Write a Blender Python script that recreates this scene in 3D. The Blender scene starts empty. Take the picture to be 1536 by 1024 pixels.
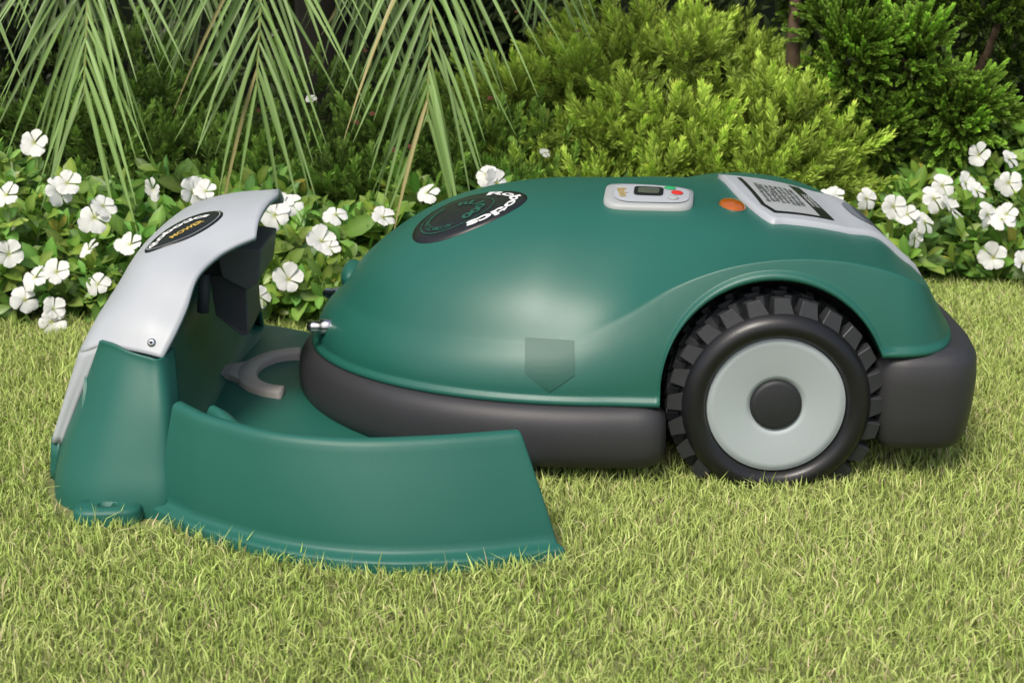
import bpy, bmesh, math, numpy as np
from mathutils import Vector, Matrix
from mathutils.bvhtree import BVHTree
rng = np.random.default_rng(7)
scene = bpy.context.scene

# ------------------------------------------------------------------ helpers
def link(o, parent=None):
    scene.collection.objects.link(o)
    if parent: o.parent = parent
    return o
def empty(name):
    e = bpy.data.objects.new(name, None); e.empty_display_size = .1
    return link(e)
def mesh_obj(name, v, f, mat, parent=None, smooth=True, fix=True, merge=0):
    m = bpy.data.meshes.new(name); m.from_pydata([tuple(map(float, p)) for p in v], [], f)
    if fix or merge:
        bm = bmesh.new(); bm.from_mesh(m)
        if merge: bmesh.ops.remove_doubles(bm, verts=bm.verts, dist=merge)
        bmesh.ops.recalc_face_normals(bm, faces=bm.faces)
        bm.to_mesh(m); bm.free()
    if smooth: m.polygons.foreach_set('use_smooth', [True]*len(m.polygons))
    m.materials.append(mat); m.update()
    return link(bpy.data.objects.new(name, m), parent)
def nodes(name):
    m = bpy.data.materials.new(name); m.use_nodes = True
    return m, m.node_tree, m.node_tree.nodes['Principled BSDF']
def plastic(name, col, rough=.45, bump=.15, scale=900, var=.06, spec=.5, coat=0, metal=0):
    m, nt, b = nodes(name)
    n1 = nt.nodes.new('ShaderNodeTexNoise'); n1.inputs['Scale'].default_value = 6; n1.inputs['Detail'].default_value = 6
    tc = nt.nodes.new('ShaderNodeTexCoord')
    nt.links.new(tc.outputs['Object'], n1.inputs['Vector'])
    mx = nt.nodes.new('ShaderNodeMixRGB'); mx.inputs[1].default_value = (*[c*(1-var) for c in col], 1)
    mx.inputs[2].default_value = (*[min(1, c*(1+var)) for c in col], 1)
    nt.links.new(n1.outputs['Fac'], mx.inputs['Fac']); nt.links.new(mx.outputs[0], b.inputs['Base Color'])
    n2 = nt.nodes.new('ShaderNodeTexNoise'); n2.inputs['Scale'].default_value = scale; n2.inputs['Detail'].default_value = 2
    nt.links.new(tc.outputs['Object'], n2.inputs['Vector'])
    bp = nt.nodes.new('ShaderNodeBump'); bp.inputs['Strength'].default_value = bump; bp.inputs['Distance'].default_value = .0006
    nt.links.new(n2.outputs['Fac'], bp.inputs['Height']); nt.links.new(bp.outputs[0], b.inputs['Normal'])
    mr = nt.nodes.new('ShaderNodeMapRange'); mr.inputs['To Min'].default_value = rough-.05; mr.inputs['To Max'].default_value = rough+.07
    nt.links.new(n1.outputs['Fac'], mr.inputs['Value']); nt.links.new(mr.outputs[0], b.inputs['Roughness'])
    b.inputs['Specular IOR Level'].default_value = spec; b.inputs['Metallic'].default_value = metal
    b.inputs['Coat Weight'].default_value = coat
    return m
def leafmat(name, rough=.45, trans=.3, spec=.4):
    m, nt, b = nodes(name)
    at = nt.nodes.new('ShaderNodeAttribute'); at.attribute_name = 'Col'
    nt.links.new(at.outputs['Color'], b.inputs['Base Color'])
    b.inputs['Roughness'].default_value = rough; b.inputs['Specular IOR Level'].default_value = spec
    if trans > 0:
        tr = nt.nodes.new('ShaderNodeBsdfTranslucent'); nt.links.new(at.outputs['Color'], tr.inputs['Color'])
        mx = nt.nodes.new('ShaderNodeMixShader'); mx.inputs[0].default_value = trans
        nt.links.new(b.outputs[0], mx.inputs[1]); nt.links.new(tr.outputs[0], mx.inputs[2])
        nt.links.new(mx.outputs[0], nt.nodes['Material Output'].inputs['Surface'])
    return m
def cr1(xs, ys, x):
    xs = np.asarray(xs, float); ys = np.asarray(ys, float)
    if x <= xs[0]: return ys[0]
    if x >= xs[-1]: return ys[-1]
    t = np.gradient(ys, xs)
    i = int(np.searchsorted(xs, x)-1); h = xs[i+1]-xs[i]; s = (x-xs[i])/h
    return ((2*s**3-3*s**2+1)*ys[i]+(s**3-2*s**2+s)*h*t[i]+(-2*s**3+3*s**2)*ys[i+1]+(s**3-s**2)*h*t[i+1])
def crs(P, n):
    P = np.asarray(P, float); out = []
    K = len(P)
    for i in range(K-1):
        p0 = P[i-1] if i > 0 else 2*P[0]-P[1]; p1 = P[i]; p2 = P[i+1]; p3 = P[i+2] if i+2 < K else 2*P[-1]-P[-2]
        for k in range(n):
            s = k/n
            out.append(.5*((2*p1)+(-p0+p2)*s+(2*p0-5*p1+4*p2-p3)*s*s+(-p0+3*p1-3*p2+p3)*s**3))
    out.append(P[-1]); return np.array(out)
def surf(ctrl, nu=6, nv=6):
    A = crs(np.array(ctrl, float), nu)
    B = crs(A.transpose(1, 0, 2), nv).transpose(1, 0, 2)
    return B
def grid_faces(R, C, closed=False):
    f = []
    for i in range(R-1):
        for j in range(C if closed else C-1):
            j2 = (j+1) % C
            f.append((i*C+j, i*C+j2, (i+1)*C+j2, (i+1)*C+j))
    return f
def grid_obj(name, G, mat, parent, solid=0, closed=False, extra=None, merge=0):
    R, C = G.shape[:2]; f = grid_faces(R, C, closed)
    if extra: f += extra(R, C)
    o = mesh_obj(name, G.reshape(-1, 3), f, mat, parent, merge=merge)
    if solid:
        md = o.modifiers.new('s', 'SOLIDIFY'); md.thickness = solid; md.offset = -1
    return o
def box(name, x0, x1, y0, y1, z0, z1, mat, parent, bevel=.006, taper=1.0):
    cx, cy = (x0+x1)/2, (y0+y1)/2; v = []
    for z, s in ((z0, taper), (z1, 1)):
        for a, b in ((x0, y0), (x1, y0), (x1, y1), (x0, y1)):
            v.append((cx+(a-cx)*s, cy+(b-cy)*s, z))
    f = [(0, 1, 2, 3), (4, 5, 6, 7), (0, 1, 5, 4), (1, 2, 6, 5), (2, 3, 7, 6), (3, 0, 4, 7)]
    o = mesh_obj(name, v, f, mat, parent, smooth=False)
    if bevel:
        md = o.modifiers.new('b', 'BEVEL'); md.width = bevel; md.segments = 3
    return o
def lathe(name, prof, cen, axis, mat, parent, n=64):
    a = Vector(axis).normalized(); u = a.orthogonal().normalized(); w = a.cross(u)
    v = []
    for r, h in prof:
        for k in range(n):
            t = 2*math.pi*k/n
            v.append(Vector(cen)+a*h+u*(r*math.cos(t))+w*(r*math.sin(t)))
    return mesh_obj(name, v, grid_faces(len(prof), n, True), mat, parent, merge=1e-6)
def inst(name, tv, tf, tc, R, T, S, ic, mat, parent=None):
    tv = np.asarray(tv, float); n = len(T); m = len(tv)
    V = np.einsum('nij,mj->nmi', R, tv)*np.asarray(S).reshape(-1, 1, 1)+T[:, None, :]
    C = np.clip(ic[:, None, :]*np.asarray(tc, float)[None, :, :], 0, 1)
    lv = np.concatenate([np.array(f) for f in tf]); lt = np.array([len(f) for f in tf])
    raw_mesh(name, V.reshape(-1, 3), (lv[None, :]+np.arange(n)[:, None]*m).ravel(), np.tile(lt, n), C.reshape(-1, 3), mat, parent)
def raw_mesh(name, V, lv, lt, C, mat, parent=None):
    me = bpy.data.meshes.new(name)
    me.vertices.add(len(V)); me.vertices.foreach_set('co', V.astype(np.float32).ravel())
    me.loops.add(len(lv)); me.loops.foreach_set('vertex_index', lv.astype(np.int32))
    me.polygons.add(len(lt)); ls = np.concatenate([[0], np.cumsum(lt)[:-1]])
    me.polygons.foreach_set('loop_start', ls.astype(np.int32)); me.polygons.foreach_set('loop_total', lt.astype(np.int32))
    me.update(calc_edges=True)
    me.polygons.foreach_set('use_smooth', np.ones(len(lt), dtype=bool))
    ca = me.color_attributes.new('Col', 'FLOAT_COLOR', 'POINT')
    ca.data.foreach_set('color', np.concatenate([C, np.ones((len(C), 1))], 1).astype(np.float32).ravel())
    me.materials.append(mat)
    return link(bpy.data.objects.new(name, me), parent)
def norm(a): return a/np.maximum(np.linalg.norm(a, axis=-1, keepdims=True), 1e-9)
def frames(d, up):
    d = norm(d); x = norm(np.cross(d, up)); z = np.cross(x, d)
    return np.stack([x, d, z], axis=-1)

# ------------------------------------------------------------------ materials
GREEN = plastic('green_plastic', (.016, .116, .084), .37, .3, 1400, .05, .55)
GREEN2 = plastic('green_plastic_dock', (.017, .120, .088), .43, .35, 1200, .07, .45)
GREEND = plastic('green_plastic_dark', (.011, .088, .062), .46, .2, 1200)
GREY = plastic('grey_plastic', (.43, .455, .475), .40, .25, 1400, .03)
GREYD = plastic('grey_plastic_panel', (.38, .40, .39), .45, .2, 1400, .04)
HUB = plastic('hub_plastic', (.39, .44, .45), .5, .35, 700, .05)
RUB = plastic('bumper_rubber', (.034, .034, .037), .48, .5, 700, .15)
BOXM = plastic('contact_housing', (.085, .085, .09), .5, .4, 700, .1)
TYRE = plastic('tyre_rubber', (.012, .012, .013), .34, .25, 500, .2)
KNOB = plastic('tread_rubber', (.028, .030, .033), .5, .5, 300, .3)
DARK = plastic('chassis_dark', (.012, .014, .014), .6)
BLACK = plastic('black_label', (.012, .013, .013), .35, .02)
WHITE = plastic('white_print', (.75, .75, .73), .5, .02)
GOLD = plastic('gold_print', (.55, .38, .08), .4, .02)
PGREEN = plastic('green_print', (.018, .095, .062), .4, .02)
RED = plastic('red_button', (.6, .03, .02), .4, .02)
BGREEN = plastic('green_button', (.03, .35, .12), .4, .02)
AMBER = plastic('amber_lens', (.42, .10, .008), .12, .9, 160, .5, .6, .5)
BEIGE = plastic('beige_plastic', (.46, .42, .37), .5, .3)
STEEL = plastic('steel', (.6, .6, .6), .22, .05, 400, .05, .5, 0, 1)

YC = .36
# ================================================================== MOWER
mower = empty('robotic_lawn_mower')
AX, AZ, AR = .358, .140, .155
ZTOP = .362
def zc_f(x):
    return cr1([-.4, .0, .06, .10, .158, .214, .27, .355, .45, .53, .60, .66], [.195, .197, .200, .210, .240, .277, .302, .320, .318, .300, .275, .254], x)
def zt_f(x):
    return max(cr1([-.4, .137, .241, .345, .45, .53, .60, .66], [ZTOP, ZTOP, .359, .348, .331, .308, .282, .260], x), zc_f(x)+.003)
def hw_f(x): return cr1([-.4, .13, .3, .6], [.350, .351, .364, .360], x)
go = [.03, .057, .11, .153, .196, .264, .36]
g1 = [0, .27, .60, .79, .90, .977, 1]
g2 = [0, .09, .32, .55, .78, .95, 1]
ribs = []
XC1, XC2 = .13, .50
def mixf(x):
    m = min(1, max(0, (x+.02)/.34)); return m*m*(3-2*m)
for k in range(44):
    a = math.radians(180-90*k/44); ox = XC1+.44*math.cos(a)
    ribs.append(((XC1, 0), (ox, -.351*math.sin(a)), .118, zc_f(ox), ZTOP, mixf(ox), 0))
xs = list(np.linspace(.13, .2029, 12))
th = np.radians(np.linspace(3, 161, 54))
xs2 = [(AX-AR*math.cos(t), AZ+AR*math.sin(t)) for t in th]
st = [(x, .118) for x in xs]+xs2
for x, zb in st:
    xsn = min(x, XC2)
    ribs.append(((xsn, 0), (x, -hw_f(x)), zb, zc_f(x), zt_f(xsn), mixf(x), 0))
for k in range(1, 41):
    a = math.radians(90*k/40); e = 2/3.2
    ox = .507+.135*math.sin(a)**e; oy = -.361*max(0, math.cos(a))**e
    ribs.append(((XC2, 0), (ox, oy), .190, zc_f(ox), zt_f(XC2), 1, math.sin(a)))
full = ribs+[((s[0], 0), (o[0], -o[1]), zb, zc, zt, m, r) for (s, o, zb, zc, zt, m, r) in reversed(ribs[1:-1])]
topoff = [.032, .035, .039, .044, .05, .058, .068, .08, .095, .11, .13, .15, .175, .2, .225, .25, .275, .3, .33, .36]
V = []
for (s, o, zb, zc, zt, mix, rear) in full:
    row = []
    def pt(off, z, fl):
        k = off/.36
        x = o[0]+(s[0]-o[0])*k; y = o[1]+(s[1]-o[1])*k
        x -= .03*rear*fl
        return (x, YC+y, z)
    def offz(z):
        q = max(0, (z-.130)/(zc-.130)); return .03*q**2.0
    b0 = offz(zb)
    row.append(pt(.11, zb+.004, 0)); row.append(pt(b0+.002, zb+.001, 0))
    row += [pt(b0-.005, zb, 0), pt(b0-.007, zb+.004, 0), pt(b0-.005, zb+.009, 0), pt(offz(zb+.0115)-.0005, zb+.0115, 0)]
    for f in [.03, .1, .2, .32, .45, .58, .7, .8, .88, .94, .98, 1]:
        z = zb+.0125+(zc-zb-.0125)*f
        row.append(pt(offz(z), z, f))
    for off in topoff:
        g = (1-mix)*cr1(go, g1, off)+mix*cr1(go, g2, off)
        row.append(pt(off, zc+(zt-zc)*g, 1-(off-.03)/.33))
    V.append(row)
G = np.array(V)
NR, NCc = G.shape[:2]
for it in range(3):
    G2 = (np.roll(G, 1, 0)+np.roll(G, -1, 0)+2*G)/4
    wgt = np.zeros(NCc); wgt[14:-1] = .8
    G = G*(1-wgt[None, :, None])+G2*wgt[None, :, None]
    G3 = G.copy(); G3[:, 1:-1] = (G[:, :-2]+G[:, 2:]+2*G[:, 1:-1])/4
    w3 = np.zeros(NCc); w3[13:-2] = .7
    G = G*(1-w3[None, :, None])+G3*w3[None, :, None]
f = []
for i in range(NR):
    i2 = (i+1) % NR
    for j in range(NCc-1):
        f.append((i*NCc+j, i2*NCc+j, i2*NCc+j+1, i*NCc+j+1))
body = mesh_obj('body_shell', G.reshape(-1, 3), f, GREEN, mower, merge=2e-5)
bm = bmesh.new(); bm.from_mesh(body.data); BV = BVHTree.FromBMesh(bm); bm.free()

def drop(bvh, x, y, h, d=(0, 0, -1)):
    if d == (0, 0, -1): o = Vector((x, y, 1.5))
    else: o = Vector((x, -1, y))
    loc, n, i, dist = bvh.ray_cast(o, Vector(d))
    if loc is None: return Vector((x, y, .3)) if d == (0, 0, -1) else Vector((x, 0, y))
    if n.dot(Vector(d)) > 0: n = -n
    return loc+n*h
def decal(name, bvh, poly, h, mat, parent, side=.0, d=(0, 0, -1), rings=7, cen=None, dome=0):
    poly = [Vector(p) for p in poly]
    c = Vector(cen) if cen else sum(poly, Vector((0, 0)))/len(poly)
    if len(poly) < 40:
        q = []
        for i in range(len(poly)):
            a, b = poly[i], poly[(i+1) % len(poly)]
            k = max(1, int((b-a).length/.006))
            q += [a+(b-a)*(t/k) for t in range(k)]
        poly = q
    n = len(poly); v = [drop(bvh, c.x, c.y, h+dome, d)]
    for r in range(1, rings+1):
        for p in poly:
            s = r/rings; p2 = c+(p-c)*s
            v.append(drop(bvh, p2.x, p2.y, h+dome*math.sqrt(max(0, 1-s*s)), d))
    fs = [(0, 1+i, 1+(i+1) % n) for i in range(n)]
    R = rings
    if side:
        for p in poly:
            p2 = c+(p-c)*1.015; v.append(drop(bvh, p2.x, p2.y, -.001, d))
        R += 1
    for r in range(R-1):
        for i in range(n):
            fs.append((1+r*n+i, 1+r*n+(i+1) % n, 1+(r+1)*n+(i+1) % n, 1+(r+1)*n+i))
    return mesh_obj(name, v, fs, mat, parent)
def ellipse(cx, cy, a, b, rot=0, n=56, p=2.0):
    out = []
    for k in range(n):
        t = 2*math.pi*k/n; c, s = math.cos(t), math.sin(t)
        x = a*math.copysign(abs(c)**(2/p), c); y = b*math.copysign(abs(s)**(2/p), s)
        out.append((cx+x*math.cos(rot)-y*math.sin(rot), cy+x*math.sin(rot)+y*math.cos(rot)))
    return out
def ringdecal(name, bvh, o1, o2, h, mat, parent):
    n = len(o1); v = [drop(bvh, p[0], p[1], h) for p in o1]+[drop(bvh, p[0], p[1], h) for p in o2]
    return mesh_obj(name, v, [(i, (i+1) % n, n+(i+1) % n, n+i) for i in range(n)], mat, parent)
def text_decal(name, bvh, s, size, fn, h, mat, parent, bold=.0, d=(0, 0, -1)):
    cu = bpy.data.curves.new(name, 'FONT'); cu.body = s; cu.size = size; cu.align_x = 'CENTER'; cu.align_y = 'CENTER'
    cu.offset = bold; cu.resolution_u = 4
    to = bpy.data.objects.new(name, cu); scene.collection.objects.link(to)
    dg = bpy.context.evaluated_depsgraph_get(); dg.update()
    me = bpy.data.meshes.new_from_object(to.evaluated_get(dg))
    bpy.data.objects.remove(to)
    if not isinstance(fn, tuple):
        for v in me.vertices:
            x, y = fn(v.co.x, v.co.y); v.co = drop(bvh, x, y, h, d)
    else:   # ('arc', cx, cy, rx, ry, a0, a1, rot)
        _, cx, cy, rx, ry, a0, a1, rot = fn
        A = np.radians(np.linspace(a0, a1, 200)); X_, Y_ = rx*np.cos(A), ry*np.sin(A)
        L = np.concatenate([[0], np.cumsum(np.hypot(np.diff(X_), np.diff(Y_)))]); xsv = [v.co.x for v in me.vertices]
        x0, x1 = min(xsv), max(xsv)
        for v in me.vertices:
            l = (v.co.x-x0)/(x1-x0)*L[-1]; a = float(np.interp(l, L, A))
            nx, ny = math.cos(a)/rx, math.sin(a)/ry; q = math.hypot(nx, ny); nx /= q; ny /= q
            X0, Y0 = rx*math.cos(a)+nx*v.co.y, ry*math.sin(a)+ny*v.co.y
            v.co = drop(bvh, cx+X0*math.cos(rot)-Y0*math.sin(rot), cy+X0*math.sin(rot)+Y0*math.cos(rot), h, d)
    me.materials.clear(); me.materials.append(mat)
    return link(bpy.data.objects.new(name, me), parent)
def rotfn(cx, cy, ang, sxx=1.0):
    c, s = math.cos(ang), math.sin(ang)
    return lambda x, y: (cx+x*sxx*c-y*s, cy+x*sxx*s+y*c)

decal('arrow_mark', BV, [(.018, .203), (.086, .203), (.086, .160), (.052, .136), (.018, .160)], .0012, GREEND, mower, d=(0, 1, 0), rings=10)
# oval brand badge
sx, sy, sr = -.064, .284, .12
decal('badge', BV, ellipse(sx, sy, .087, .067, sr), .0012, BLACK, mower, side=1)
ringdecal('badge_ring', BV, ellipse(sx-.018, sy, .056, .046, sr), ellipse(sx-.018, sy, .0545, .0445, sr), .0022, PGREEN, mower)
text_decal('badge_word', BV, 'Robotics', .024, ('arc', sx, sy, .069, .052, 62, -98, sr), .0022, WHITE, mower, .0009)
text_decal('badge_model', BV, 'RL1000', .020, ('arc', sx-.020, sy, .036, .028, 80, -80, sr), .0022, PGREEN, mower, .0008)
text_decal('badge_ring_text', BV, 'AUTOMATIC LAWNMOWER', .011, ('arc', sx-.018, sy, .045, .036, 255, 110, sr), .0022, PGREEN, mower, .0003)
# control panel
cpx, cpy = .206, .278
decal('control_panel', BV, ellipse(cpx, cpy, .066, .056, -.12, 64, 5), .007, GREYD, mower, side=1)
decal('control_inset', BV, ellipse(cpx+.004, cpy, .056, .045, -.12, 64, 4), .0085, GREY, mower)
decal('lcd', BV, ellipse(cpx+.0, cpy+.006, .022, .024, -.12, 48, 6), .0098, BLACK, mower)
decal('lcd_glass', BV, ellipse(cpx+.0, cpy+.006, .016, .016, -.12, 48, 6), .0105, plastic('lcd_glass', (.10, .12, .09), .15, .02), mower)
decal('button_stop', BV, ellipse(cpx+.042, cpy+.0, .009, .011), .0095, RED, mower, dome=.002)
decal('button_go', BV, ellipse(cpx+.034, cpy+.027, .009, .010), .0095, BGREEN, mower, dome=.002)
decal('button_left', BV, ellipse(cpx+.034, cpy-.026, .008, .009), .0095, GREYD, mower, dome=.002)
text_decal('panel_logo', BV, 'Robo', .020, rotfn(cpx-.040, cpy, -1.5), .0095, GOLD, mower, .0003)
# amber lamp
decal('amber_lamp_bezel', BV, ellipse(.330, .262, .023, .036), .001, GREEND, mower, side=1)
decal('amber_lamp', BV, ellipse(.330, .262, .020, .032), .001, AMBER, mower, dome=.008)
# rear panel
rp = [(.345, .54), (.350, .32), (.372, .195), (.40, .190), (.48, .205), (.56, .235), (.622, .268), (.630, .36), (.622, .452), (.56, .485), (.48, .515), (.40, .53)]
rps = crs(np.array(rp+[rp[0]]), 5)[:-1]
decal('rear_panel', BV, [tuple(p) for p in rps], .007, GREY, mower, side=1, rings=14, cen=(.47, .36))
decal('warning_label', BV, [(.368, .49), (.372, .26), (.385, .218), (.478, .240), (.470, .49)], .0082, BLACK, mower, rings=8)
decal('warning_label_field', BV, [(.374, .484), (.378, .26), (.389, .226), (.456, .240), (.450, .484)], .0090, GREYD, mower, rings=8)
for i in range(8):
    text_decal('label_line_%d' % i, BV, ['WARNING keep hands away', 'rotating blades below body', 'press STOP before lifting', 'read the manual before use', 'keep children & pets away', 'do not ride on the machine', 'remove key when servicing', 'danger of thrown objects'][i],
               .0105, rotfn(.388+i*.0078, .358, -math.pi/2, 1.25), .0098, BLACK, mower, .0001)
for i in range(2):
    text_decal('label_white_%d' % i, BV, 'Distributed by garden tools', .009, rotfn(.461+i*.007, .362, -math.pi/2), .0090, WHITE, mower)
decal('handle_recess_decal', BV, ellipse(.548, .36, .026, .075, 0, 56, 3), .0080, plastic('recess_shade_grey', (.16, .18, .20), .5), mower)  # flat patch on the panel; the recess's shade is painted in grey
decal('handle_recess_shade', BV, ellipse(.552, .36, .016, .062, 0, 56, 3), .0088, plastic('recess_shade_dark', (.07, .08, .09), .5), mower)  # darker inner patch paints the shade of the hollow, no real depth

# bumper
def outline_front(k, off):
    L1 = .083; tot = 2*L1+1.25; s = k*tot
    if s < L1: return (XC1+L1-s, -(.350+off)), (0, -1)
    if s > tot-L1: return (XC1+(s-(tot-L1)), (.350+off)), (0, 1)
    a = math.radians(90+180*(s-L1)/1.25)
    x, y = .44*math.cos(a), -.350*math.sin(a)
    n = Vector((math.cos(a)/.44, -math.sin(a)/.35)).normalized()
    return (XC1+x+n.x*off, y+n.y*off), (n.x, n.y)
prof = [(-.03, .116), (-.010, .119), (.004, .1185), (.015, .114), (.024, .103), (.029, .086), (.030, .066), (.027, .048), (.018, .034), (.004, .028), (-.03, .027), (-.05, .034), (-.05, .08)]
prof = [tuple(p) for p in crs(np.array(prof), 3)]
rows = []
N = 140
for i in range(N+1):
    k = i/N; e = min(k, 1-k)*N/4
    sc = math.sqrt(max(0.0, 1-(1-min(1, e))**2)) if e < 1 else 1
    r = []
    for off, z in prof:
        z2 = .078+(z-.078)*(.65+.35*sc); o2 = -.01+(off+.01)*(.5+.5*sc)
        p, _ = outline_front(k, o2); r.append((p[0], YC+p[1], z2))
    rows.append(r)
def caps(R, C): return [tuple(range(C)), tuple((R-1)*C+i for i in range(C))]
grid_obj('front_bumper', np.array(rows), RUB, mower, closed=True, extra=caps)
# rear bumper
prof = [(-.035, .194), (-.004, .193), (.008, .188), (.015, .176), (.017, .150), (.015, .110), (.009, .068), (.0, .055), (-.012, .050), (-.06, .051), (-.06, .12)]
rows = []
pth = [(.517, -.318), (.519, -.338), (.526, -.347), (.545, -.350)]
for k in range(0, 41):
    a = math.radians(180*k/40); e = 2/4.0; c = math.cos(a)
    pth.append((.565+.087*math.sin(a)**e, -.350*math.copysign(abs(c)**e, c)))
pth += [(.545, .350), (.526, .347), (.519, .338), (.517, .318)]
for i, p in enumerate(pth):
    a = Vector(pth[max(0, i-1)]); b = Vector(pth[min(len(pth)-1, i+1)]); t = (b-a).normalized(); n = Vector((t.y, -t.x))
    rows.append([(p[0]+n.x*off, YC+p[1]+n.y*off, z) for off, z in prof])
grid_obj('rear_bumper', np.array(rows), RUB, mower, closed=True, extra=caps)
box('rear_bumper_block', .524, .630, .035, .685, .054, .186, RUB, mower, .012, .93)
# chassis
box('chassis', -.18, .62, .13, .59, .05, .125, DARK, mower)
box('wheel_housing', .19, .53, .125, .595, .06, .280, DARK, mower)
box('mowing_deck', -.02, .13, .03, .60, .014, .040, GREY, mower, .008, .8)
box('mowing_deck_skid', .135, .17, .03, .10, .026, .042, GREY, mower, .004)
lathe('caster_wheel', [(0, -.02), (.03, -.02), (.035, -.012), (.035, .012), (.03, .02), (0, .02)], (-.16, .36, .085), (0, 1, 0), TYRE, mower, 32)
for yy, nm in ((.262, 'contact_pin_a'), (.458, 'contact_pin_b')):
    sgn = -1 if yy < YC else 1
    lathe(nm, [(0, .030), (.006, .028), (.009, .022), (.009, .010), (.012, .008), (.012, -.02), (0, -.02)], (-.285, yy, .160), (-1, .25*sgn, .06), STEEL, mower, 24)
rows = []
for rr, hh in ((1.0, -.012), (.9, .004), (.7, .011), (.35, .015), (0, .016)):
    r = []
    for k in range(32):
        a = 2*math.pi*k/32
        r.append((-.258-hh*.85+.010*rr*math.cos(a), .39+.050*rr*math.sin(a), .212+hh*.5+.022*rr*math.cos(a)))
    rows.append(r)
grid_obj('front_grip', np.array(rows), GREEN, mower, closed=True, merge=1e-6)

def wheel(prefix, y0, sgn):
    c = (.364, y0, .121); ax = (0, sgn, 0)
    tyre = [(.088, .012), (.096, .006), (.0985, -.002), (.104, -.008), (.113, -.0105), (.122, -.007), (.129, .001), (.1325, .010), (.133, .020), (.133, .085), (.128, .1), (.09, .104), (.0, .104)]
    tp = [tuple(p) for p in crs(np.array(tyre), 3)]
    lathe(prefix+'_tyre', tp, c, ax, TYRE, mower, 96)
    lathe(prefix+'_hubcap', [(.036, .006), (.040, .002), (.044, .0005), (.085, .0015), (.0915, .0), (.0925, .0014), (.0945, .0006), (.0962, .004), (.0965, .012)], c, ax, HUB, mower, 96)
    lathe(prefix+'_cap', [(0, -.001), (.030, -.0005), (.034, .001), (.0362, .007)], c, ax, plastic(prefix+'_cap_mat', (.02, .022, .024), .5, .6, 900, .2), mower, 64)
    v = []; fs = []
    n = 24
    for ri, (yw, w, sk, ph) in enumerate([(.013, .022, .6, 0), (.037, .024, -.8, .5), (.062, .024, .8, 0), (.087, .020, -.6, .5)]):
        for k in range(n):
            t0 = 2*math.pi*(k+ph)/n
            b = len(v)
            for (rr, sc) in ((.126, 1.0), (.1505, .60)):
                for (a, bb) in ((-1, -1), (1, -1), (1, 1), (-1, 1)):
                    wd = .0135*(1.20 if bb*(1 if ri % 2 else -1) > 0 else .65)
                    ta = a*wd*sc; yb = bb*w*.5*sc+(.003 if rr > .14 and ri == 0 else 0)
                    ang = t0+(ta+sk*yb)/.14
                    v.append((c[0]+rr*math.cos(ang), y0+sgn*(yw+yb), c[2]+rr*math.sin(ang)))
            fs += [(b, b+1, b+2, b+3), (b+4, b+5, b+6, b+7), (b, b+1, b+5, b+4), (b+1, b+2, b+6, b+5), (b+2, b+3, b+7, b+6), (b+3, b, b+4, b+7)]
    o = mesh_obj(prefix+'_tread', v, fs, KNOB, mower, smooth=False)
    b_ = o.modifiers.new('b', 'BEVEL'); b_.width = .0009; b_.segments = 1
wheel('near_wheel', .0, 1)
wheel('far_wheel', .72, -1)

# ================================================================== DOCK
dock = empty('mower_docking_station')
bot = [(-.472, -.093), (-.43, -.135), (-.386, -.172), (-.283, -.234), (-.17, -.268), (-.056, -.262), (.063, -.228)]
top = [(-.450, -.074), (-.424, -.108), (-.392, -.138), (-.3, -.195), (-.2, -.218), (-.0975, -.213), (.012, -.193)]
zt = [.151, .152, .151, .150, .150, .151, .152]
B = crs(np.array(bot), 8); T = crs(np.array(top), 8); Z = crs(np.array(zt)[:, None], 8)[:, 0]
rows = []
for i in range(len(B)):
    a, b = B[max(0, i-1)], B[min(len(B)-1, i+1)]; t = (b-a)/np.linalg.norm(b-a); n = np.array([t[1], -t[0]])
    def P(f, off, z=None):
        p = B[i]+(T[i]-B[i])*f+n*off
        return (p[0], p[1], Z[i]*f if z is None else z)
    r = [P(0, .014, -.01), P(0, .014, .014), P(0, .012, .0170), P(.12, .004), P(.15, .001)]
    r += [P(f_, .004*math.sin(math.pi*f_)) for f_ in (.2, .35, .5, .65, .8, .9)]
    r += [P(.95, .001), P(.985, -.001), P(1.0, -.005), P(1.0, -.012), P(.98, -.016), P(.9, -.017), P(.5, -.03), P(0, -.045, -.01)]
    rows.append(r)
wall = grid_obj('side_wall', np.array(rows), GREEN2, dock, closed=True, extra=caps)
bv = wall.modifiers.new('b', 'BEVEL'); bv.width = .004; bv.segments = 3; bv.limit_method = 'ANGLE'; bv.angle_limit = math.radians(50)
# inner rib
rows = []
for i in range(0, 34):
    a, b = T[max(0, i-1)], T[i+1]; t = (b-a)/np.linalg.norm(b-a); n = np.array([t[1], -t[0]])
    zz = .138*(1-(i/33)**2.2)+.045*(i/33)**2.2
    r = []
    for off, z in ((-.034, .03), (-.036, zz-.008), (-.040, zz-.001), (-.046, zz), (-.060, zz-.010), (-.085, max(.045, zz*.6)), (-.12, .04)):
        p = T[i]+n*off; r.append((p[0]+.012, p[1], z))
    rows.append(r)
grid_obj('inner_rib', np.array(rows), GREEN2, dock)
# deck
dx = [-.60, -.50, -.42, -.34, -.25, -.15, -.05, .03]
near = [-.02, -.03, -.09, -.14, -.17, -.18, -.18, -.16]
far = [.70, .69, .665, .625, .59, .57, .56, .55]
dz = [.052, .052, .050, .046, .038, .030, .022, .012]
rows = []
for x, a, b, z in zip(dx, near, far, dz):
    r = [(x, a, z-.005)]+[(x, a+(b-a)*t, z-.002*math.cos(2*math.pi*t)) for t in (.06, .3, .5, .7, .94)]+[(x, b, z-.004), (x, b+.012, z-.02), (x, b+.018, -.005)]
    rows.append(r)
grid_obj('deck', surf(rows, 5, 5), GREEN2, dock)
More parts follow.
